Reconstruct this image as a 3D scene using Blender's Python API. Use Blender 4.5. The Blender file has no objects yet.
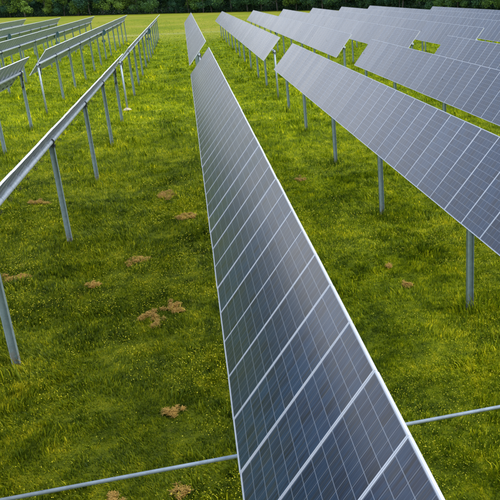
import bpy, bmesh, math, random
import numpy as np
from mathutils import Matrix, Vector
random.seed(7); rng = np.random.default_rng(11)
S = bpy.context.scene
C = S.collection

# ---------------------------------------------------------------- camera
cd = bpy.data.cameras.new('camera'); cam = bpy.data.objects.new('camera', cd); C.objects.link(cam)
fw = Vector((0.24277183, 0.90752576, -0.34272269)); rt = Vector((0.96264153, -0.26905079, -0.03054446)); up = Vector((0.1199297, 0.32250376, 0.93893993))
M = Matrix((rt, up, -fw)).transposed().to_4x4(); M.translation = Vector((-0.648, 0, 7.178))
cam.matrix_world = M
cd.sensor_fit = 'HORIZONTAL'; cd.sensor_width = 36; cd.lens = 719.23/500*36
cd.shift_x = (250-393.69)/500; cd.shift_y = (247.98-250)/500
cd.clip_start = 0.1; cd.clip_end = 6000
S.camera = cam
# ---------------------------------------------------------------- sky and sun
SUN_EL, SUN_AZ = math.radians(52), math.radians(118)      # azimuth clockwise from +Y
w = bpy.data.worlds.new('World'); S.world = w; w.use_nodes = True
nt = w.node_tree; nt.nodes.clear()
out = nt.nodes.new('ShaderNodeOutputWorld'); bg = nt.nodes.new('ShaderNodeBackground'); bg.inputs[1].default_value = 0.085
sky = nt.nodes.new('ShaderNodeTexSky'); sky.sky_type = 'NISHITA'; sky.sun_disc = False
sky.sun_elevation = SUN_EL; sky.sun_rotation = SUN_AZ
tc = nt.nodes.new('ShaderNodeTexCoord'); no = nt.nodes.new('ShaderNodeTexNoise'); no.inputs['Scale'].default_value = 2.2; no.inputs['Detail'].default_value = 5
mp = nt.nodes.new('ShaderNodeMapping'); mp.inputs['Scale'].default_value = (1, 1, 3)
cr = nt.nodes.new('ShaderNodeValToRGB'); cr.color_ramp.elements[0].position = .3; cr.color_ramp.elements[1].position = .62
cr.color_ramp.elements[0].color = (7.4, 7.9, 8.6, 1); cr.color_ramp.elements[1].color = (10.2, 10.3, 10.5, 1)
mx = nt.nodes.new('ShaderNodeMix'); mx.data_type = 'RGBA'; mx.inputs[0].default_value = .85
nt.links.new(tc.outputs['Generated'], mp.inputs[0]); nt.links.new(mp.outputs[0], no.inputs['Vector']); nt.links.new(no.outputs[0], cr.inputs[0])
sz = nt.nodes.new('ShaderNodeSeparateXYZ'); nt.links.new(tc.outputs['Generated'], sz.inputs[0])      # white haze low, bluer overhead
c2 = nt.nodes.new('ShaderNodeValToRGB'); nt.links.new(sz.outputs[2], c2.inputs[0])
c2.color_ramp.elements[0].position = .08; c2.color_ramp.elements[0].color = (1.2, 1.17, 1.15, 1); c2.color_ramp.elements[1].position = .55; c2.color_ramp.elements[1].color = (.62, .78, 1.08, 1)
m2 = nt.nodes.new('ShaderNodeMix'); m2.data_type = 'RGBA'; m2.blend_type = 'MULTIPLY'; m2.inputs[0].default_value = 1
nt.links.new(cr.outputs[0], m2.inputs[6]); nt.links.new(c2.outputs[0], m2.inputs[7])
nt.links.new(sky.outputs[0], mx.inputs[6]); nt.links.new(m2.outputs[2], mx.inputs[7])
nt.links.new(mx.outputs[2], bg.inputs[0]); nt.links.new(bg.outputs[0], out.inputs[0])
sd = bpy.data.lights.new('sun', 'SUN'); sd.energy = 2.0; sd.angle = math.radians(20); sd.color = (1, .96, .88)
sun = bpy.data.objects.new('sun', sd); C.objects.link(sun)
sdir = Vector((math.sin(SUN_AZ)*math.cos(SUN_EL), math.cos(SUN_AZ)*math.cos(SUN_EL), math.sin(SUN_EL)))
sun.rotation_euler = sdir.to_track_quat('Z', 'Y').to_euler()
S.view_settings.view_transform = 'Standard'; S.view_settings.look = 'None'; S.view_settings.exposure = 0.62; S.view_settings.gamma = 1
S.render.engine = 'CYCLES'; S.render.resolution_x = 1024; S.render.resolution_y = 1024
S.cycles.max_bounces = 6; S.cycles.transparent_max_bounces = 4

# ---------------------------------------------------------------- materials
def mat(name):
    m = bpy.data.materials.new(name); m.use_nodes = True
    return m, m.node_tree, m.node_tree.nodes['Principled BSDF']
def N(nt, t, **k):
    n = nt.nodes.new(t)
    for a, b in k.items(): setattr(n, a, b)
    return n
def noise(nt, vec, scale, detail=4, rough=.55):
    n = N(nt, 'ShaderNodeTexNoise'); n.inputs['Scale'].default_value = scale; n.inputs['Detail'].default_value = detail; n.inputs['Roughness'].default_value = rough
    if vec is not None: nt.links.new(vec, n.inputs['Vector'])
    return n.outputs[0]
def math_(nt, op, a, b=None, clamp=False):
    n = N(nt, 'ShaderNodeMath', operation=op, use_clamp=clamp)
    for i, v in enumerate((a, b)):
        if v is None: continue
        if isinstance(v, (int, float)): n.inputs[i].default_value = v
        else: nt.links.new(v, n.inputs[i])
    return n.outputs[0]
def ramp(nt, fac, stops):
    n = N(nt, 'ShaderNodeValToRGB'); e = n.color_ramp.elements
    while len(e) < len(stops): e.new(.5)
    for q, (p, c) in zip(e, stops): q.position = p; q.color = (*c, 1)
    nt.links.new(fac, n.inputs[0]); return n.outputs[0]
def mixc(nt, fac, a, b, mode='MIX'):
    n = N(nt, 'ShaderNodeMix', data_type='RGBA', blend_type=mode)
    for i, v in ((0, fac), (6, a), (7, b)):
        if isinstance(v, (int, float)): n.inputs[i].default_value = v
        elif isinstance(v, tuple): n.inputs[i].default_value = (*v, 1)
        else: nt.links.new(v, n.inputs[i])
    return n.outputs[2]

def galv(name, base, streak=(.30, .20, .12), rough=.45, metal=.35):
    m, nt, p = mat(name)
    g = N(nt, 'ShaderNodeNewGeometry'); v = noise(nt, g.outputs['Position'], 9, 6, .7); v2 = noise(nt, g.outputs['Position'], 60, 3)
    c = ramp(nt, v, [(.3, tuple(x*.72 for x in base)), (.5, base), (.72, tuple(min(1, x*1.18) for x in base))])
    c = mixc(nt, math_(nt, 'MULTIPLY', v2, .25), c, tuple(x*.55 for x in base))
    tcn = N(nt, 'ShaderNodeSeparateXYZ'); nt.links.new(g.outputs['Position'], tcn.inputs[0])
    low = math_(nt, 'SUBTRACT', 1.0, math_(nt, 'DIVIDE', tcn.outputs[2], .45), True)     # soil stain on the foot of a post
    st = math_(nt, 'MULTIPLY', low, math_(nt, 'GREATER_THAN', noise(nt, g.outputs['Position'], 14, 4), .5))
    c = mixc(nt, math_(nt, 'MULTIPLY', st, .8), c, streak)
    nt.links.new(c, p.inputs['Base Color']); p.inputs['Metallic'].default_value = metal; p.inputs['Roughness'].default_value = rough
    return m
M_POST = galv('galvanised_post', (.34, .44, .47))
M_PIPE = galv('galvanised_pipe', (.38, .44, .48), metal=.3)
M_TUBE = galv('galvanised_tube', (.60, .66, .72), metal=.2)
m, nt, p = mat('aluminium_frame'); M_FRAME = m
g = N(nt, 'ShaderNodeNewGeometry'); nt.links.new(ramp(nt, noise(nt, g.outputs['Position'], 3), [(.3, (.68, .70, .73)), (.7, (.80, .81, .84))]), p.inputs['Base Color'])
p.inputs['Metallic'].default_value = .25; p.inputs['Roughness'].default_value = .4
def plain(name, col, rough=.6, metal=0):
    m, nt, p = mat(name)
    g = N(nt, 'ShaderNodeNewGeometry')
    nt.links.new(ramp(nt, noise(nt, g.outputs['Position'], 25, 4), [(.3, tuple(x*.7 for x in col)), (.7, tuple(min(1, x*1.2) for x in col))]), p.inputs['Base Color'])
    p.inputs['Roughness'].default_value = rough; p.inputs['Metallic'].default_value = metal; return m
M_BLACK = plain('black_rubber', (.02, .02, .022), .5)
M_BACK = plain('white_backsheet', (.34, .41, .47), .55)
M_DAMP = plain('dark_steel', (.06, .07, .075), .4, .5)
M_BLUE = plain('painted_gearbox', (.07, .16, .19), .45, .2)

# solar cells: 6 x 12 polycrystalline cells, white gaps, fine busbars
m, nt, p = mat('solar_cells'); M_CELL = m
tcn = N(nt, 'ShaderNodeTexCoord'); sx = N(nt, 'ShaderNodeSeparateXYZ'); nt.links.new(tcn.outputs['Object'], sx.inputs[0])
oi = N(nt, 'ShaderNodeObjectInfo'); rnd = oi.outputs['Random']
def line(coord, pitch, width, off=0.0):
    a = math_(nt, 'ADD', math_(nt, 'DIVIDE', coord, pitch), 100.0 + off)
    f = math_(nt, 'FRACT', a)
    d = math_(nt, 'ABSOLUTE', math_(nt, 'SUBTRACT', f, .5))
    return math_(nt, 'GREATER_THAN', d, .5 - width/pitch/2)
lx = line(sx.outputs[0], .1585, .0075); ly = line(sx.outputs[1], .1585, .0065)
bus = line(sx.outputs[1], .1585/3, .0032, .5)
fing = line(sx.outputs[0], .1585/30, .0011)
# per-cell tone
fl = N(nt, 'ShaderNodeVectorMath', operation='SNAP'); fl.inputs[1].default_value = (.1585, .1585, 1)
ad = N(nt, 'ShaderNodeVectorMath', operation='ADD'); ad.inputs[1].default_value = (1.585, 1.585, .5); nt.links.new(tcn.outputs['Object'], ad.inputs[0]); nt.links.new(ad.outputs[0], fl.inputs[0])
cmb = N(nt, 'ShaderNodeCombineXYZ'); 
for i in range(3): nt.links.new(math_(nt, 'MULTIPLY', rnd, 37.0+i*11), cmb.inputs[i])
ad2 = N(nt, 'ShaderNodeVectorMath', operation='ADD'); nt.links.new(fl.outputs[0], ad2.inputs[0]); nt.links.new(cmb.outputs[0], ad2.inputs[1])
wn = N(nt, 'ShaderNodeTexWhiteNoise', noise_dimensions='3D'); nt.links.new(ad2.outputs[0], wn.inputs['Vector'])
# crystal streaks running down the module
mpn = N(nt, 'ShaderNodeMapping'); mpn.inputs['Scale'].default_value = (3.0, 24, 1); ad3 = N(nt, 'ShaderNodeVectorMath', operation='ADD')
nt.links.new(tcn.outputs['Object'], ad3.inputs[0]); nt.links.new(cmb.outputs[0], ad3.inputs[1]); nt.links.new(ad3.outputs[0], mpn.inputs[0])
stk = noise(nt, mpn.outputs[0], 1.0, 3, .6)
cell = ramp(nt, math_(nt, 'ADD', math_(nt, 'MULTIPLY', wn.outputs[0], .30), math_(nt, 'MULTIPLY', stk, .70)),
            [(.26, (.003, .007, .016)), (.42, (.004, .022, .064)), (.54, (.008, .048, .110)), (.66, (.014, .024, .046)), (.80, (.040, .055, .075))])
dust = ramp(nt, math_(nt, 'ADD', math_(nt, 'MULTIPLY', rnd, .5), math_(nt, 'MULTIPLY', stk, .5)), [(.3, (.012, .020, .030)), (.7, (.09, .10, .11))])
c = mixc(nt, .18, cell, dust)
modt = ramp(nt, math_(nt, 'FRACT', math_(nt, 'MULTIPLY', rnd, 7.31)), [(0, (.72, .76, .80)), (.5, (.96, .98, 1.02)), (1, (1.25, 1.22, 1.2))])
c = mixc(nt, 1.0, c, modt, 'MULTIPLY')
nt.links.new(math_(nt, 'ADD', .27, math_(nt, 'MULTIPLY', math_(nt, 'FRACT', math_(nt, 'MULTIPLY', rnd, 3.77)), .07)), p.inputs['Roughness'])
c = mixc(nt, math_(nt, 'MULTIPLY', bus, .15), c, (.42, .46, .55))
c = mixc(nt, math_(nt, 'MULTIPLY', fing, .03), c, (.40, .44, .5))
c = mixc(nt, math_(nt, 'MULTIPLY', ly, .34), c, (.55, .58, .63))
c = mixc(nt, math_(nt, 'MULTIPLY', lx, .38), c, (.55, .58, .63))
nt.links.new(c, p.inputs['Base Color'])
p.inputs['IOR'].default_value = 1.45; p.inputs['Specular IOR Level'].default_value = .28
p.inputs['Coat Weight'].default_value = .5; p.inputs['Coat Roughness'].default_value = .18; p.inputs['Coat IOR'].default_value = 1.5

# ---------------------------------------------------------------- value noise in numpy (for terrain and grass)
_tab = rng.random((256, 256))
def vn(x, y, s):
    x = x*s+1000; y = y*s+1000; xi = np.floor(x).astype(int); yi = np.floor(y).astype(int); fx = x-xi; fy = y-yi
    fx = fx*fx*(3-2*fx); fy = fy*fy*(3-2*fy)
    t = lambda a, b: _tab[a % 256, b % 256]
    return (t(xi, yi)*(1-fx)+t(xi+1, yi)*fx)*(1-fy)+(t(xi, yi+1)*(1-fx)+t(xi+1, yi+1)*fx)*fy
def height(x, y):
    r = np.hypot(x, y); f = np.clip((170-r)/60, 0, 1)
    return f*(.10*(vn(x, y, .55)-.5)+.09*(vn(x+31, y, 1.7)-.5)+.035*(vn(x, y+77, 4.3)-.5))
XR = 4.936
def underrow(x):                       # 1 on a row line, 0 between rows
    d = np.abs((x+XR/2) % XR - XR/2); return np.clip(1.3-d, 0, 1)

# ---------------------------------------------------------------- ground materials
def grass_colour(nt, pos, blade=False):
    mpn = N(nt, 'ShaderNodeMapping'); mpn.inputs['Scale'].default_value = (1, .8, 0); nt.links.new(pos, mpn.inputs[0]); v = mpn.outputs[0]
    n1 = noise(nt, v, .33, 5, .6); n2 = noise(nt, v, 1.9, 5, .65); n3 = noise(nt, v, 7, 4, .7)
    a = math_(nt, 'ADD', math_(nt, 'MULTIPLY', n1, .34), math_(nt, 'ADD', math_(nt, 'MULTIPLY', n2, .40), math_(nt, 'MULTIPLY', n3, .26)))
    c = ramp(nt, a, [(.37, (.024, .050, .002)), (.45, (.090, .132, .002)), (.53, (.20, .245, .003)), (.63, (.42, .40, .008))])
    sy = N(nt, 'ShaderNodeSeparateXYZ'); nt.links.new(pos, sy.inputs[0])
    # middle row's shade painted in: grass brighter, yellower down the field and eastward
    painted_lit = math_(nt, 'ADD', math_(nt, 'DIVIDE', math_(nt, 'SUBTRACT', sy.outputs[1], 22), 30, True), math_(nt, 'MULTIPLY', math_(nt, 'DIVIDE', sy.outputs[0], 2.5, True), .45), True)
    c = mixc(nt, math_(nt, 'MULTIPLY', painted_lit, .62), c, mixc(nt, 1.0, c, (2.6, 2.55, 1.4), 'MULTIPLY'))
    straw = math_(nt, 'MULTIPLY', math_(nt, 'SUBTRACT', noise(nt, v, .9, 6, .7), .63), 9, True)
    c = mixc(nt, math_(nt, 'MULTIPLY', straw, .6), c, (.26, .17, .03))
    return c
m, nt, p = mat('meadow_ground'); M_GROUND = m
g = N(nt, 'ShaderNodeNewGeometry'); P = g.outputs['Position']; sp = N(nt, 'ShaderNodeSeparateXYZ'); nt.links.new(P, sp.inputs[0])
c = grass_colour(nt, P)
c = mixc(nt, .45, c, mixc(nt, noise(nt, P, 6, 5, .7), (.016, .028, .003), (.10, .085, .018)))
mpf = N(nt, 'ShaderNodeMapping'); mpf.inputs['Scale'].default_value = (.06, .05, 0); nt.links.new(P, mpf.inputs[0])
far = ramp(nt, math_(nt, 'ADD', math_(nt, 'MULTIPLY', noise(nt, mpf.outputs[0], 1, 6, .62), .6), math_(nt, 'MULTIPLY', noise(nt, P, .7, 6, .7), .4)), [(.3, (.11, .165, .006)), (.45, (.20, .235, .009)), (.56, (.28, .27, .022)), (.68, (.36, .29, .09))])
yd = math_(nt, 'ADD', sp.outputs[1], math_(nt, 'MULTIPLY', noise(nt, P, .08, 4), 14))
ff = math_(nt, 'DIVIDE', math_(nt, 'SUBTRACT', yd, 118), 32, True)
lush = ramp(nt, noise(nt, P, .35, 6, .65), [(.32, (.10, .16, .004)), (.5, (.20, .27, .006)), (.66, (.32, .36, .010))])
fl_ = math_(nt, 'DIVIDE', math_(nt, 'SUBTRACT', yd, 50), 50, True)
c = mixc(nt, fl_, c, lush)
c = mixc(nt, ff, c, far)
strip = math_(nt, 'SUBTRACT', 1.0, math_(nt, 'DIVIDE', math_(nt, 'ABSOLUTE', math_(nt, 'SUBTRACT', sp.outputs[1], 146)), 4.5), True)
c = mixc(nt, math_(nt, 'MULTIPLY', strip, .35), c, (.42, .40, .17))
nt.links.new(c, p.inputs['Base Color']); p.inputs['Roughness'].default_value = .95; p.inputs['Specular IOR Level'].default_value = .1
bp = N(nt, 'ShaderNodeBump'); bp.inputs['Strength'].default_value = .8; bp.inputs['Distance'].default_value = .12; nt.links.new(noise(nt, P, 3.5, 8, .75), bp.inputs['Height']); nt.links.new(bp.outputs[0], p.inputs['Normal'])

def leafmat(name, colfn, trans=.35, rough=.6):
    m, nt, p = mat(name); o = nt.nodes['Material Output']
    g = N(nt, 'ShaderNodeNewGeometry'); c = colfn(nt, g)
    nt.links.new(c, p.inputs['Base Color']); p.inputs['Roughness'].default_value = rough; p.inputs['Specular IOR Level'].default_value = .25
    t = N(nt, 'ShaderNodeBsdfTranslucent'); nt.links.new(c, t.inputs[0])
    ms = N(nt, 'ShaderNodeMixShader'); ms.inputs[0].default_value = trans
    nt.links.new(p.outputs[0], ms.inputs[1]); nt.links.new(t.outputs[0], ms.inputs[2]); nt.links.new(ms.outputs[0], o.inputs[0]); return m
def blade_col(nt, g):
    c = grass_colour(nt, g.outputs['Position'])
    isl = g.outputs['Random Per Island']
    c2 = ramp(nt, isl, [(0, (.30, .40, .4)), (.45, (.85, .92, 1)), (.85, (1.5, 1.35, 1.1)), (1, (2.5, 2.0, 3.0))])
    return mixc(nt, 1.0, c, c2, 'MULTIPLY')
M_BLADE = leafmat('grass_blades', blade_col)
def straw_col(nt, g): return ramp(nt, g.outputs['Random Per Island'], [(0, (.24, .13, .02)), (.5, (.50, .29, .055)), (1, (.68, .45, .12))])
M_STRAW = leafmat('dry_straw', straw_col, .15, .8)
def flower_col(nt, g): return ramp(nt, g.outputs['Random Per Island'], [(0, (.50, .46, .01)), (.6, (.72, .64, .015)), (1, (.80, .72, .06))])
M_FLOWER = leafmat('yellow_petals', flower_col, .3)
def tree_col(nt, g):
    oi = N(nt, 'ShaderNodeObjectInfo')
    r = g.outputs['Random Per Island']
    base = ramp(nt, oi.outputs['Random'], [(0, (.035, .105, .060)), (.35, (.060, .150, .060)), (.7, (.11, .22, .045)), (1, (.17, .27, .035))])
    return mixc(nt, 1.0, base, ramp(nt, r, [(0, (.5, .55, .65)), (.6, (1.1, 1.1, 1.15)), (1, (2.0, 1.8, 1.2))]), 'MULTIPLY')
M_LEAF = leafmat('tree_foliage', tree_col, .25)
def brush_col(nt, g): return ramp(nt, g.outputs['Random Per Island'], [(0, (.012, .035, .022)), (.6, (.030, .075, .035)), (1, (.07, .14, .03))])
M_BRUSH = leafmat('brush_foliage', brush_col, .2)
M_BARK = plain('tree_bark', (.10, .09, .075), .9)

# ---------------------------------------------------------------- mesh helpers
def link(name, me, mats=(), parent=None):
    o = bpy.data.objects.new(name, me); C.objects.link(o)
    if parent: o.parent = parent
    return o
def npmesh(name, V, F, mats, smooth=False):
    """V (n,3); F list of (k-gon index arrays)"""
    me = bpy.data.meshes.new(name); me.vertices.add(len(V)); me.vertices.foreach_set('co', np.asarray(V, np.float32).ravel())
    loops = np.concatenate([f.ravel() for f in F]); tot = np.concatenate([np.full(len(f), f.shape[1]) for f in F])
    st = np.concatenate([[0], np.cumsum(tot)[:-1]])
    me.loops.add(len(loops)); me.loops.foreach_set('vertex_index', loops.astype(np.int32))
    me.polygons.add(len(tot)); me.polygons.foreach_set('loop_start', st.astype(np.int32)); 
    me.update(calc_edges=True)
    for m in mats: me.materials.append(m)
    if smooth: me.polygons.foreach_set('use_smooth', np.ones(len(tot), bool))
    return me
class MB:
    def __init__(s): s.bm = bmesh.new()
    def box(s, c, d, rot=None, mi=0, bev=0):
        r = bmesh.ops.create_cube(s.bm, size=1); vs = r['verts']
        bmesh.ops.scale(s.bm, vec=d, verts=vs)
        if rot is not None: bmesh.ops.rotate(s.bm, cent=(0, 0, 0), matrix=rot, verts=vs)
        bmesh.ops.translate(s.bm, vec=c, verts=vs)
        for f in {f for v in vs for f in v.link_faces}: f.material_index = mi
        return s
    def cyl(s, a, b, r, n=12, r2=None, mi=0):
        a = Vector(a); b = Vector(b); d = b-a
        q = bmesh.ops.create_cone(s.bm, cap_ends=True, segments=n, radius1=r, radius2=r if r2 is None else r2, depth=d.length); vs = q['verts']
        bmesh.ops.rotate(s.bm, cent=(0, 0, 0), matrix=d.to_track_quat('Z', 'Y').to_matrix(), verts=vs)
        bmesh.ops.translate(s.bm, vec=(a+b)/2, verts=vs)
        for f in {f for v in vs for f in v.link_faces}:
            f.material_index = mi; f.smooth = len(f.verts) == 4
        return s
    def path(s, pts, r, n=6, mi=0):
        for a, b in zip(pts[:-1], pts[1:]): s.cyl(a, b, r, n, mi=mi)
        return s
    def mesh(s, name, mats):
        me = bpy.data.meshes.new(name); s.bm.to_mesh(me); s.bm.free()
        for m in mats: me.materials.append(m)
        return me
def tag(o, label=None, cat=None, group=None, kind=None):
    if label: o['label'] = label
    if cat: o['category'] = cat
    if group: o['group'] = group
    if kind: o['kind'] = kind
    return o
def empty(name, loc=(0, 0, 0)):
    o = bpy.data.objects.new(name, None); C.objects.link(o); o.location = loc; o.empty_display_size = .2; return o

# ---------------------------------------------------------------- ground sheet
def axis(segs):
    return np.unique(np.concatenate([np.arange(a, b, s) for a, b, s in segs]))
gx = axis([(-3000, -400, 400), (-400, -60, 20), (-60, -16, 1.0), (-16, 14, .16), (14, 60, .6), (60, 400, 20), (400, 3001, 400)])
gy = axis([(-600, -40, 80), (-40, 4, 2), (4, 34, .16), (34, 70, .5), (70, 180, 2), (180, 420, 20), (420, 4001, 500)])
GX, GY = np.meshgrid(gx, gy); GZ = height(GX, GY)-.01
V = np.stack([GX, GY, GZ], -1).reshape(-1, 3); nx, ny = len(gx), len(gy)
i = (np.arange(ny-1)[:, None]*nx+np.arange(nx-1)).ravel()
ground = link('ground', npmesh('ground', V, [np.stack([i, i+1, i+1+nx, i+nx], 1)], [M_GROUND], True)); tag(ground, kind='structure')

# ---------------------------------------------------------------- grass blades
def in_view(x, y, m=2.6):
    return (x > -2.3-.21*y-m) & (x < .2+.475*y+m)
BARE = [(-5.8, 20.1, .45, .20), (-6.7, 28.3, .45, .30), (-2.8, 20.5, .48, .24), (-2.3, 16.3, .26, .2), (-1.75, 16.7, .30, .18),
        (-2.1, 27.7, .45, .5), (-1.7, 11.9, .17, .16), (-1.4, 24.3, .5, .25), (4.0, 16.2, .16, .12), (3.9, 17.6, .13, .1),
        (-3.8, 19.0, .22, .16), (3.1, 27.9, .25, .25), (-2.05, 15.9, .16, .14), (-2.5, 9.75, .2, .12), (-1.55, 9.75, .14, .10)]
def sample(y0, y1, dens):
    xa = -2.3-.21*y1-2.6; xb = .2+.475*y1+2.6
    n = int((xb-xa)*(y1-y0)*dens); x = rng.uniform(xa, xb, n); y = rng.uniform(y0, y1, n)
    k = in_view(x, y); x, y = x[k], y[k]
    keep = np.ones(len(x), bool)
    for bx, by, ra, rb in BARE:
        keep &= (((x-bx)/ra)**2+((y-by)/rb)**2 > .8*vn(x, y, 6)) | (rng.random(len(x)) < .6)
    return x[keep], y[keep]
def blades(x, y, L, W, two=True):
    n = len(x); z = height(x, y)-.02
    clump = vn(x, y+5, 1.3)*.6+vn(x+9, y, 3.7)*.4
    fine = vn(x, y, 8.)
    tall = .30+1.1*clump**1.5+.75*fine**1.5+.45*underrow(x)*vn(x, y, .8)
    h = L*tall*rng.uniform(.55, 1.3, n); a = rng.uniform(0, 2*np.pi, n)
    fx = (vn(x+50, y, 1.1)-.5)*2.2; fy = (vn(x, y+50, 1.1)-.5)*2.2            # blades of one clump lie the same way
    lean = rng.uniform(.15, .9, n)*h; dx = (np.cos(a)+fx)*lean*.6; dy = (np.sin(a)+fy)*lean*.6
    b = rng.uniform(0, 2*np.pi, n); wx = np.cos(b)*W*rng.uniform(.6, 1.3, n)/2; wy = np.sin(b)*W/2
    P0 = np.stack([x-wx, y-wy, z], 1); P1 = np.stack([x+wx, y+wy, z], 1)
    if not two:
        T = np.stack([x+dx, y+dy, z+h], 1); V = np.stack([P0, P1, T], 1).reshape(-1, 3); i = np.arange(n)*3
        return V, [np.stack([i, i+1, i+2], 1)]
    mx_, my_, mz = x+dx*.3, y+dy*.3, z+h*.62
    P2 = np.stack([mx_+wx*.8, my_+wy*.8, mz], 1); P3 = np.stack([mx_-wx*.8, my_-wy*.8, mz], 1); T = np.stack([x+dx, y+dy, z+h*.95], 1)
    V = np.stack([P0, P1, P2, P3, T], 1).reshape(-1, 3); i = np.arange(n)*5
    return V, [np.stack([i, i+1, i+2, i+3], 1), np.stack([i+3, i+2, i+4], 1)]
def join(parts):
    off = 0; Vs = []; Q = {}
    for V, F in parts:
        Vs.append(V)
        for f in F: Q.setdefault(f.shape[1], []).append(f+off)
        off += len(V)
    return np.concatenate(Vs), [np.concatenate(q) for q in Q.values()]
parts = []
for y0, y1, d, L, W, two in [(3, 8, 500, .08, .012, False), (8, 13, 2900, .058, .012, True), (13, 19, 1750, .068, .015, True), (19, 28, 800, .085, .020, True),
                        (28, 42, 300, .11, .026, False), (42, 65, 110, .13, .042, False), (65, 100, 36, .13, .07, False), (100, 124, 12, .13, .10, False), (124, 140, 7, .10, .10, False), (140, 170, 2.5, .08, .12, False), (170, 230, 1.0, .08, .16, False)]:
    parts.append(blades(*sample(y0, y1, d), L, W, two))
V, F = join(parts)
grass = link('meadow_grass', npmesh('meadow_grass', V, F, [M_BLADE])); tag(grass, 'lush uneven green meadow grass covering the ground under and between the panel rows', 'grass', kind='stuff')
# broad-leaf weeds in tufts
def tufts(y0, y1, dens, R, L, W, nb):
    cx, cy = sample(y0, y1, dens); k = vn(cx, cy, .9) > .5; cx, cy = cx[k], cy[k]
    a = rng.uniform(0, 2*np.pi, (len(cx), nb)); r = R*np.sqrt(rng.random((len(cx), nb)))
    x = (cx[:, None]+np.cos(a)*r).ravel(); y = (cy[:, None]+np.sin(a)*r).ravel()
    return blades(x, y, L, W, True)
def foot_tufts():
    xs, ys = [], []
    for row in range(-5, 8):
        for py in [14.3, 22.35, 30.25, 38.3, 45.0, 50.4, 57.6, 64.2, 71.2, 78.6, 85.2, 91.2, 97.6, 104.8, 111.8, 118.6, 125.6]:
            if row == -1 and py == 50.4: continue
            k = 110; a = rng.uniform(0, 6.28, k); q = np.abs(rng.normal(0, .20, k))+.08; xs.append(row*XR+np.cos(a)*q); ys.append(py+np.sin(a)*q)
    x = np.concatenate(xs); y = np.concatenate(ys); k = in_view(x, y); return blades(x[k], y[k], .25, .022, True)
V, F = join([foot_tufts(), tufts(7, 16, 8.0, .15, .12, .020, 40), tufts(16, 32, 5.0, .20, .14, .026, 32), tufts(32, 60, .9, .3, .22, .05, 22), tufts(60, 120, .3, .5, .26, .10, 20)])
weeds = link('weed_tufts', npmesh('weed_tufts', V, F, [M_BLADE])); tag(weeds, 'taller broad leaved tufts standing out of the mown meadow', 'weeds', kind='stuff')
# yellow flowers
parts = []
for y0, y1, d, r in [(7, 13, 280, .0075), (13, 22, 190, .009), (22, 40, 70, .013), (40, 80, 12, .025)]:
    x, y = sample(y0, y1, d); k = (vn(x, y, .45)*.55+vn(x, y, 2.1)*.45+rng.uniform(-.14, .14, len(x))) > .52; x, y = x[k], y[k]; n = len(x)
    z = height(x, y)+rng.uniform(.05, .14, n); t = rng.uniform(0, 2*np.pi, n); tx = rng.uniform(-.5, .5, n); ty = rng.uniform(-.5, .5, n)
    ang = np.linspace(0, 2*np.pi, 6, endpoint=False)[None]+t[:, None]; rr = (r*rng.uniform(.6, 1.3, n))[:, None]
    px, py = np.cos(ang)*rr, np.sin(ang)*rr
    Vf = np.stack([x[:, None]+px, y[:, None]+py, z[:, None]+px*tx[:, None]+py*ty[:, None]], -1).reshape(-1, 3)
    parts.append((Vf, [np.arange(n*6).reshape(n, 6)]))
V, F = join(parts)
fl = link('yellow_wildflowers', npmesh('yellow_wildflowers', V, F, [M_FLOWER])); tag(fl, 'tiny yellow wildflower heads sprinkled over the grass', 'wildflowers', kind='stuff')
# dry clumps
clabels = ['tan mown straw clump in the grass right of the bottom left post', 'faint straw patch left of the second left post', 'long tan straw clump midway between left row and middle row',
 'round straw heap, left of the pair in the lower left meadow', 'small straw heap, right of the pair in the lower left meadow', 'scattered dry grass patch high on the strip left of middle row',
 'little straw tuft low in meadow left of the pipe junction', 'thin straw patch beside the left edge of the middle row', 'small straw tuft on the right strip beside the nearest post',
 'tiny straw tuft just beyond another on the right strip', 'small dry tuft between the left posts and the long straw clump', 'brown dry patch under the far right posts',
 'tiny straw scrap just below the pair of straw heaps', 'wide dry grass patch along the pipe left of middle row', 'dry grass scrap beside the lower edge of the middle row near the pipe']
for (bx, by, ra, rb), lab in zip(BARE, clabels):
    n = int(3600*ra*rb*6)+150; nb = 11                      # ragged mat made of a few overlapping flecks
    ra, rb = ra*.72, rb*1.3; bc = rng.normal(0, .55, (nb, 2)); br = rng.uniform(.12, .55, nb); k = rng.integers(0, nb, n); a = rng.uniform(0, 2*np.pi, n); r = rng.random(n)**.6
    x = (bc[k, 0]+np.cos(a)*r*br[k])*ra; y = (bc[k, 1]+np.sin(a)*r*br[k])*rb
    z = height(x+bx, y+by)-height(np.array([bx]), np.array([by]))[0]+.025+.09*rng.random(n)*(1-r)+.02*rng.random(n)
    b = rng.uniform(0, 6.28, n); L = rng.uniform(.02, .075, n); ww = .0032
    d = np.stack([np.cos(b)*L, np.sin(b)*L, rng.uniform(-.015, .02, n)], 1); s = np.stack([-np.sin(b)*ww, np.cos(b)*ww, np.zeros(n)], 1); p0 = np.stack([x, y, z], 1)
    V = np.stack([p0-s, p0+s, p0+s+d, p0-s+d], 1).reshape(-1, 3)
    o = link('straw_clump', npmesh('straw_clump', V, [np.arange(n*4).reshape(n, 4)], [M_STRAW]))
    o.location = (bx, by, float(height(np.array([bx]), np.array([by]))[0])); tag(o, lab, 'straw', 'dry straw clumps lying in the meadow')

# ---------------------------------------------------------------- tracker parts (shared meshes)
TH = math.radians(50.4); HL = .971
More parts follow.
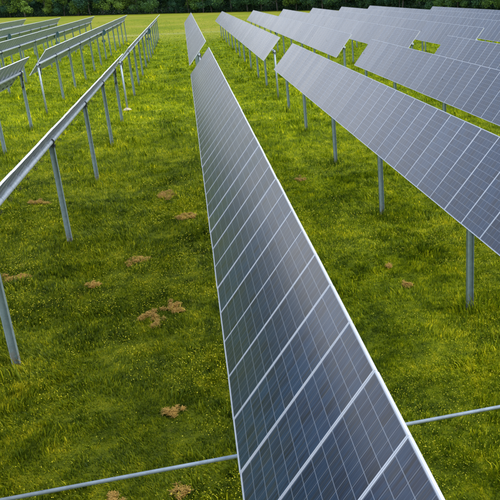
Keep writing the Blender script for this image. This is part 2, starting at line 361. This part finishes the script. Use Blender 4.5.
# module frame axes: local x runs up the slope, y along the row, z out of the glass
def laminate():
    b = MB(); lx, ly = HL*2-.026, .992-.026
    b.box((0, 0, .0125), (lx, ly, .005), mi=0); 
    b.box((0, 0, .0035), (lx, ly, .010), mi=1)
    b.box((-.80, 0, -.014), (.10, .13, .022), mi=2)
    return b.mesh('solar_module', [M_CELL, M_BACK, M_BLACK])
def frame_into(b, mi=0):
    X, Y, t, h = HL, .4965, .0135, .042
    for s in (-1, 1):
        b.box((0, s*(Y-t/2), -.001), (2*X, t, h), mi=mi); b.box((s*(X-t/2), 0, -.001), (t, 2*Y-2*t, h), mi=mi)
        b.box((0, s*(Y-.033), -.020), (2*X-2*t, .026, .004), mi=mi)
    return b
ME_LAM = laminate()
ME_FRAME = frame_into(MB()).mesh('frame', [M_FRAME])
b = MB(); lx, ly = HL*2-.026, .992-.026; b.box((0, 0, .0125), (lx, ly, .005), mi=0); b.box((0, 0, .0035), (lx, ly, .010), mi=1); frame_into(b, 2)
ME_FAR = b.mesh('solar_module', [M_CELL, M_BACK, M_FRAME])
b = MB(); b.box((0, 0, .0), (.62, .045, .004)); b.box((0, -.02, -.02), (.62, .004, .04)); b.box((0, .02, -.02), (.62, .004, .04)); ME_RAIL = b.mesh('module_rail', [M_TUBE])
def hbeam(h, wd=.15, dp=.11, t=.009):
    b = MB(); b.box((0, 0, h/2-.25), (wd-.02, t, h+.5)); 
    for s in (-1, 1): b.box((s*(wd/2-.0045), 0, h/2-.25), (t, dp, h+.5))
    b.box((0, .006+t/2, h-.16), (.05, .012, .05))
    return b.mesh('post', [M_POST])
ZT = 3.14                               # torque tube height
ME_POST = hbeam(ZT-.12)
b = MB().cyl((0, 0, -.3), (0, 0, ZT-.12), .062, 16); b.box((0, 0, ZT-.13), (.2, .16, .02)); ME_RPOST = b.mesh('post', [M_PIPE])
b = MB(); b.cyl((0, -.035, 0), (0, .035, 0), .105, 20); b.box((0, 0, -.10), (.16, .09, .05)); b.box((0, 0, -.115), (.24, .12, .012)); 
for s in (-1, 1): b.cyl((s*.095, 0, -.14), (s*.095, 0, -.05), .010, 8)
ME_BEAR = b.mesh('bearing', [M_DAMP])
b = MB(); b.cyl((0, -.008, 0), (0, .008, 0), .0745, 16); b.box((.0, 0, .085), (.05, .02, .02)); ME_STRAP = b.mesh('tube_strap', [M_POST])
def loop_mesh():
    b = MB(); pts = [Vector((math.cos(a)*.045+.02, 0.10*t, -.10+math.sin(a)*.05-.03*t)) for t, a in [(i/8, -2.6+i*.7) for i in range(9)]]
    b.path(pts, .006, 5); b.path([Vector((0, 0, -.07)), pts[0]], .006, 5); b.box((.02, .05, -.12), (.02, .06, .018))
    return b.mesh('cable_loop', [M_BLACK])
ME_LOOP = loop_mesh()
b = MB(); b.cyl((.10, -.20, -.05), (.07, -.14, -.42), .030, 12); b.cyl((.07, -.14, -.42), (.0, -.06, -.78), .018, 10)
b.box((.10, -.2, -.02), (.05, .06, .10)); b.box((0, -.06, -.78), (.08, .10, .08)); ME_DAMP = b.mesh('damper', [M_DAMP])
def gear():
    b = MB(); R = .36
    for k in range(16):                 # half ring rack hung under the tube
        a0 = math.pi+(k/16)*math.pi; a1 = math.pi+((k+1)/16)*math.pi
        b.cyl((math.cos(a0)*R, 0, math.sin(a0)*R), (math.cos(a1)*R, 0, math.sin(a1)*R), .035, 8)
    for k in range(8): a = math.pi+(k+.5)/8*math.pi; b.box((math.cos(a)*R*.5, 0, math.sin(a)*R*.5), (R, .02, R*.42), Matrix.Rotation(-a, 3, 'Y'))
    b.box((0, 0, 0), (2*R+.05, .05, .07)); b.box((0, 0, -R/2), (.05, .04, R-.1))
    return b.mesh('gear_rack', [M_BLUE])
ME_GEAR = gear()
b = MB(); b.box((0, 0, 0), (.26, .30, .34)); b.cyl((-.20, 0, 0), (.20, 0, 0), .09, 16); b.box((0, .19, .04), (.16, .10, .18)); b.cyl((0, 0, .17), (0, 0, .24), .07, 12)
bmesh.ops.bevel(b.bm, geom=[e for e in b.bm.edges if e.calc_length() > .08], offset=.012, segments=2, affect='EDGES'); ME_GBOX = b.mesh('gearbox', [M_BLUE])

Rmod = Matrix.Rotation(-TH, 4, 'Y')      # slope rises towards +X
NORM = Vector((-math.sin(TH), 0, math.cos(TH)))
MODC = {0: (-.030, 3.329), 1: (-.068, 3.358), -1: (.036, 3.227)}      # centre line of the modules per row
ROOTX = {0: .06, 1: .03, -1: .07}; ROWDT = {0: .639, 1: -.785, -1: -1.1}
GROUPT = 'parallel rows of solar panels on tracker posts'
SHAFT_Z = 2.2
def tracker(row, y0, n, posts, drive, label, near, rposts=()):
    X = row*XR+ROOTX.get(row, .09); th = TH+math.radians(ROWDT.get(row, .8))
    nrm = Vector((-math.sin(th), 0, math.cos(th)))
    root = empty('solar_tracker', (X, y0, 0)); tag(root, label, 'solar panels', GROUPT)
    off = .125 if row <= 0 else .135
    mcx, mcz = MODC.get(row, (.05, 3.306)); mcx -= ROOTX.get(row, .09); zt = mcz-nrm.z*off; pz = (zt-.12)/(ZT-.12)
    for k in range(n):
        yy = .5+k
        tw = math.radians(.12*math.sin(k*.37+row)+random.gauss(0, .16)); R = Matrix.Rotation(-(th+tw), 4, 'Y') @ Matrix.Rotation(math.radians(random.gauss(0, .18)), 4, 'X')
        o = bpy.data.objects.new('solar_module', ME_LAM if near else ME_FAR); C.objects.link(o); o.parent = root
        o.matrix_local = Matrix.Translation(Vector((mcx, yy, mcz+random.gauss(0, .0015)))) @ R
        if near:
            f = bpy.data.objects.new('frame', ME_FRAME); C.objects.link(f); f.parent = o
    if near:
        for k in range(n+1):
            yy = min(max(k, .06), n-.06)
            o = bpy.data.objects.new('module_rail', ME_RAIL); C.objects.link(o); o.parent = root
            o.matrix_local = Matrix.Translation(Vector((mcx, yy, mcz))-nrm*.026) @ Matrix.Rotation(-th, 4, 'Y')
        for k in range(n+1):
            o = bpy.data.objects.new('tube_strap', ME_STRAP); C.objects.link(o); o.parent = root; o.location = (0, min(max(k, .06), n-.06), zt)
        for k in range(0, n):
            o = bpy.data.objects.new('cable_loop', ME_LOOP); C.objects.link(o); o.parent = root; o.location = (.04+random.uniform(-.02, .02), k+.45+random.uniform(-.1, .1), zt); o.rotation_euler.z = random.uniform(-.5, .5)
    b = MB(); b.cyl((.0, min(-.05, posts[0]-y0-.15) if not near else 0, zt), (.0, n+.2, zt), .072, 20)
    t = link('torque_tube', b.mesh('torque_tube', [M_TUBE]), parent=root)
    # collars on the tube joints
    for yy in posts:
        pm = ME_RPOST if yy in rposts else ME_POST
        p_ = link('post', pm, parent=root); p_.location = (0, yy-y0, 0); p_.scale.z = pz
        q = link('bearing', ME_BEAR, parent=root); q.location = (0, yy-y0, zt)
    if drive:
        p_ = link('post', ME_POST, parent=root); p_.location = (0, drive-y0, 0); p_.scale.z = pz
        q = link('gear_rack', ME_GEAR, parent=root); q.location = (0, drive-y0+.1, zt-.04); q.rotation_euler.y = -th*.999
        q = link('gearbox', ME_GBOX, parent=root); q.location = (0, drive-y0+.16, SHAFT_Z+.02)
    ends = [n+.30] if near else [-.30]
    for e in ends:
        q = link('damper', ME_DAMP, parent=root); q.location = (0, (posts[-1] if near else posts[0])-y0, zt)
        if not near: q.scale.y = -1
    return root

NP = [-1.6, 14.3, 22.35, 30.25, 38.3, 45.0]
YD = 7.15
FP = [57.6, 64.2, 71.2, 78.6, 85.2, 97.6, 104.8, 111.8, 118.6, 125.6]
near_rows = {
 0: 'long panel row filling the centre foreground, seen along its glass face',
 1: 'near panel row on the right with blue glass and tall posts in front',
 2: 'second near panel row on the right, behind the large blue one',
 3: 'near panel row at right edge peeking over the second right row',
 4: 'near panel row at the far right edge, mostly hidden by the row before it',
 -1: 'near left row seen from behind with a bright tube crossing to the left edge',
 -2: 'short end of a row at upper left edge, seen from behind, with dark damper'}
near_end = {0: 45.29, 1: 44.95, 2: 45.4, 3: 45.2, 4: 45.4, -1: 45.4, -2: 45.4}
for r, lab in near_rows.items():
    e = near_end[r]; n = 55 if r == 0 else 48
    y0 = e-n
    tracker(r, y0, n, ([q for q in NP if q > y0] if r >= 0 else [14.95, 23.0, 31.1, 38.3, 45.15]), YD, lab, True)
far_rows = {
 0: ('small far panel row just beyond the end of the central row', 51.25),
 1: ('far row right of centre whose near end has a pale round post', 51.05),
 2: ('far panel row behind the pale end post row, reaching upper centre', 51.2),
 3: ('third far panel row right of centre with green gap at its near end', 51.0),
 4: ('fourth far panel row at upper right', 51.1), 5: ('fifth far panel row at upper right', 51.1),
 6: ('sixth far panel row, its far end just under the treeline', 51.1),
 7: ('rearmost and shortest panel row at the top right below the trees', 51.1),
 -1: ('far row left of the centre meadow, seen almost edge on from behind', 50.3),
 -2: ('second far row left of centre with sloping white end and grey back', 50.8),
 -3: ('third far row to the left, grey back with a blue drive on its tube', 51.2),
 -4: ('fourth far row to the left, cut by the picture edge', 51.2),
 -5: ('leftmost and rearmost row in the upper left corner', 51.2)}
for r, (lab, y0) in far_rows.items():
    n = {0: 74, 7: 56}.get(r, 75 if r > 0 else 76)
    fp = {-1: 50.0, -2: 50.5, 1: 50.4}.get(r, y0+.25)
    tracker(r, y0, n, [fp]+[q for q in FP if q < y0+n], 91.2, lab, False, rposts=(fp,) if r <= 1 else ())

def shaft(y, x0, x1, label):
    root = empty('drive_shaft', (0, y, SHAFT_Z)); tag(root, label, 'pipe', 'drive shafts linking the rows')
    b = MB(); b.cyl((x0, 0, 0), (x1, 0, 0), .023, 16); link('pipe', b.mesh('pipe', [M_PIPE]), parent=root)
    r0 = int(math.ceil(x0/XR)); 
    b = MB(); b.cyl((-.09, 0, 0), (.09, 0, 0), .045, 16); b.cyl((-.02, 0, -.06), (-.02, 0, .06), .009, 8); me = b.mesh('joint', [M_PIPE])
    for r in range(r0, int(x1//XR)+1):
        for s in (-1, 1): q = link('joint', me, parent=root); q.location = (r*XR+s*.33, 0, 0)
    return root
shaft(7.15, -10.4, 20.2, 'long thin galvanised pipe crossing the foreground under the central panel row')

# pale dirt collar at the foot of the far left end post
n = 40; b = MB()
vs = [b.bm.verts.new((0, 0, .10))]; ring = []
for k, (R, z) in enumerate([(.10, .07), (.19, .03), (.27, -.05)]):
    ring.append([b.bm.verts.new((math.cos(a)*R*(1+.18*math.sin(3*a+k)+random.uniform(-.06, .06)), math.sin(a)*R*.8, z)) for a in [2*math.pi*j/24 for j in range(24)]])
for j in range(24): b.bm.faces.new((vs[0], ring[0][j], ring[0][(j+1) % 24]))
for k in range(2):
    for j in range(24): b.bm.faces.new((ring[k][j], ring[k+1][j], ring[k+1][(j+1) % 24], ring[k][(j+1) % 24]))
o = link('dirt_mound', b.mesh('dirt_mound', [plain('pale_soil', (.55, .47, .33), .9)])); o.location = (-XR+.04, 49.9, float(height(np.array([-XR]), np.array([49.7]))[0])+.10)
tag(o, 'pale dirt mound at the foot of the round end post in the left far row', 'soil')

# ---------------------------------------------------------------- forest edge
def crown(seed, W, H, base, nl):
    r = np.random.default_rng(seed); nlobe = 26
    lc = np.stack([r.normal(0, .33, nlobe)*W, r.normal(0, .33, nlobe)*W, base+(H-base)*r.uniform(.06, .9, nlobe)], 1)
    rad = r.uniform(.13, .27, nlobe)*W*(1.15-.55*(lc[:, 2]-base)/(H-base))
    li = r.integers(0, nlobe, nl); d = r.normal(size=(nl, 3)); d /= np.linalg.norm(d, axis=1)[:, None]
    q = r.random(nl)**.45*(1+r.normal(0, .12, nl))
    p = lc[li]+d*(rad[li]*q)[:, None]*np.array([1, 1, .8]); p[:, 2] = np.maximum(p[:, 2], .25)
    nrm = d*.8+r.normal(size=(nl, 3))*.45+np.array([0, 0, .25]); nrm /= np.linalg.norm(nrm, axis=1)[:, None]
    t = np.cross(nrm, r.normal(size=(nl, 3))); t /= np.linalg.norm(t, axis=1)[:, None]; bt = np.cross(nrm, t)
    s = r.uniform(.13, .30, nl)[:, None]
    V = np.stack([p-t*s, p+bt*s*.6, p+t*s, p-bt*s*.6], 1).reshape(-1, 3)
    return npmesh('crown', V, [np.arange(nl*4).reshape(nl, 4)], [M_LEAF])
def trunk(seed, H):
    r = random.Random(seed); b = MB(); p0 = Vector((0, 0, -.3)); R = .22
    for k in range(5):
        p1 = p0+Vector((r.uniform(-.25, .25), r.uniform(-.25, .25), H*.8/5)); b.cyl(p0, p1, R, 8, R*.8); R *= .8
        if k > 0:
            for _ in range(2):
                a = r.uniform(0, 6.28); b.cyl(p1, p1+Vector((math.cos(a)*2, math.sin(a)*2, 1.3)), R*.5, 6, R*.15)
        p0 = p1
    return b.mesh('trunk', [M_BARK])
kinds = [(crown(40+k, 7.5+k % 3, 13+2*(k % 3), [.6, 1.6, 2.6, 1.0, .3, 2.0][k], 8500), trunk(k, 13+2*(k % 3))) for k in range(6)]
line = [(-120, 348), (-70, 328), (-5, 292), (33, 270), (56, 242), (68, 205), (78, 170), (96, 140)]
seg = []
for (ax, ay), (bx_, by_) in zip(line[:-1], line[1:]):
    L = math.hypot(bx_-ax, by_-ay); k = int(L/6.2)
    for j in range(k): seg.append((ax+(bx_-ax)*j/k, ay+(by_-ay)*j/k))
front = []
for (x, y) in seg:
    for d in (0, 1, 2):
        xx = x+random.uniform(-2.2, 2.2)+d*3.3+d*2.5; yy = y+random.uniform(-2.5, 2.5)+d*8
        if not (-2.3-.21*yy-6 < xx < .2+.475*yy+6): continue
        front.append((xx, yy, d))
treelabels = ['leafy green tree at the very front of the forest edge', 'green tree standing one row back in the forest edge', 'dark tree deeper in the forest behind the front ranks']
for xx, yy, d in front:
    cm, tm = random.choice(kinds)
    root = empty('forest_tree', (xx, yy, 0)); s = random.uniform(.8, 1.25); root.scale = (s*random.uniform(.9, 1.1), s*random.uniform(.9, 1.1), s); root.rotation_euler.z = random.uniform(0, 6.28)
    link('trunk', tm, parent=root); link('crown', cm, parent=root)
    tag(root, treelabels[d], 'tree', ['front trees of the forest edge', 'second rank trees of the forest edge', 'rear trees of the forest edge'][d])
# brush and deep wood behind
P_ = np.array(line, float); n = 170000; si = rng.integers(0, len(P_)-1, n); t = rng.random(n)[:, None]
pp = P_[si]*(1-t)+P_[si+1]*t; dd = rng.random(n)**1.3; dep = dd*30; x = pp[:, 0]+dep*.45; y = pp[:, 1]+dep*.9
lump = vn(x, y, .22); z = rng.random(n)**.8*(.8+dep*.6*(.5+lump)+1.6*lump)
nr = rng.normal(size=(n, 3)); nr[:, 1] -= .8; nr /= np.linalg.norm(nr, axis=1)[:, None]; tt = np.cross(nr, rng.normal(size=(n, 3))); tt /= np.linalg.norm(tt, axis=1)[:, None]; bb = np.cross(nr, tt)
s = rng.uniform(.15, .4, n)[:, None]; p0 = np.stack([x, y, z], 1)
V = np.stack([p0-tt*s, p0+bb*s*.6, p0+tt*s, p0-bb*s*.6], 1).reshape(-1, 3)
o = link('forest_undergrowth', npmesh('forest_undergrowth', V, [np.arange(n*4).reshape(n, 4)], [M_BRUSH])); tag(o, 'dense dark brush filling the wood under and behind the trees', 'undergrowth', kind='stuff')

# leaf litter under the wood
lv = [(x, y) for x, y in line]; bk = [(x+70, y+260) for x, y in line]
V = np.array([(x+1, y+2.5, .02) for x, y in lv]+[(x, y, .02) for x, y in bk], float); k = len(lv)
F = np.array([(i, i+1, k+i+1, k+i) for i in range(k-1)])
o = link('forest_floor', npmesh('forest_floor', V, [F], [plain('leaf_litter', (.03, .035, .015), .95)])); tag(o, kind='structure')
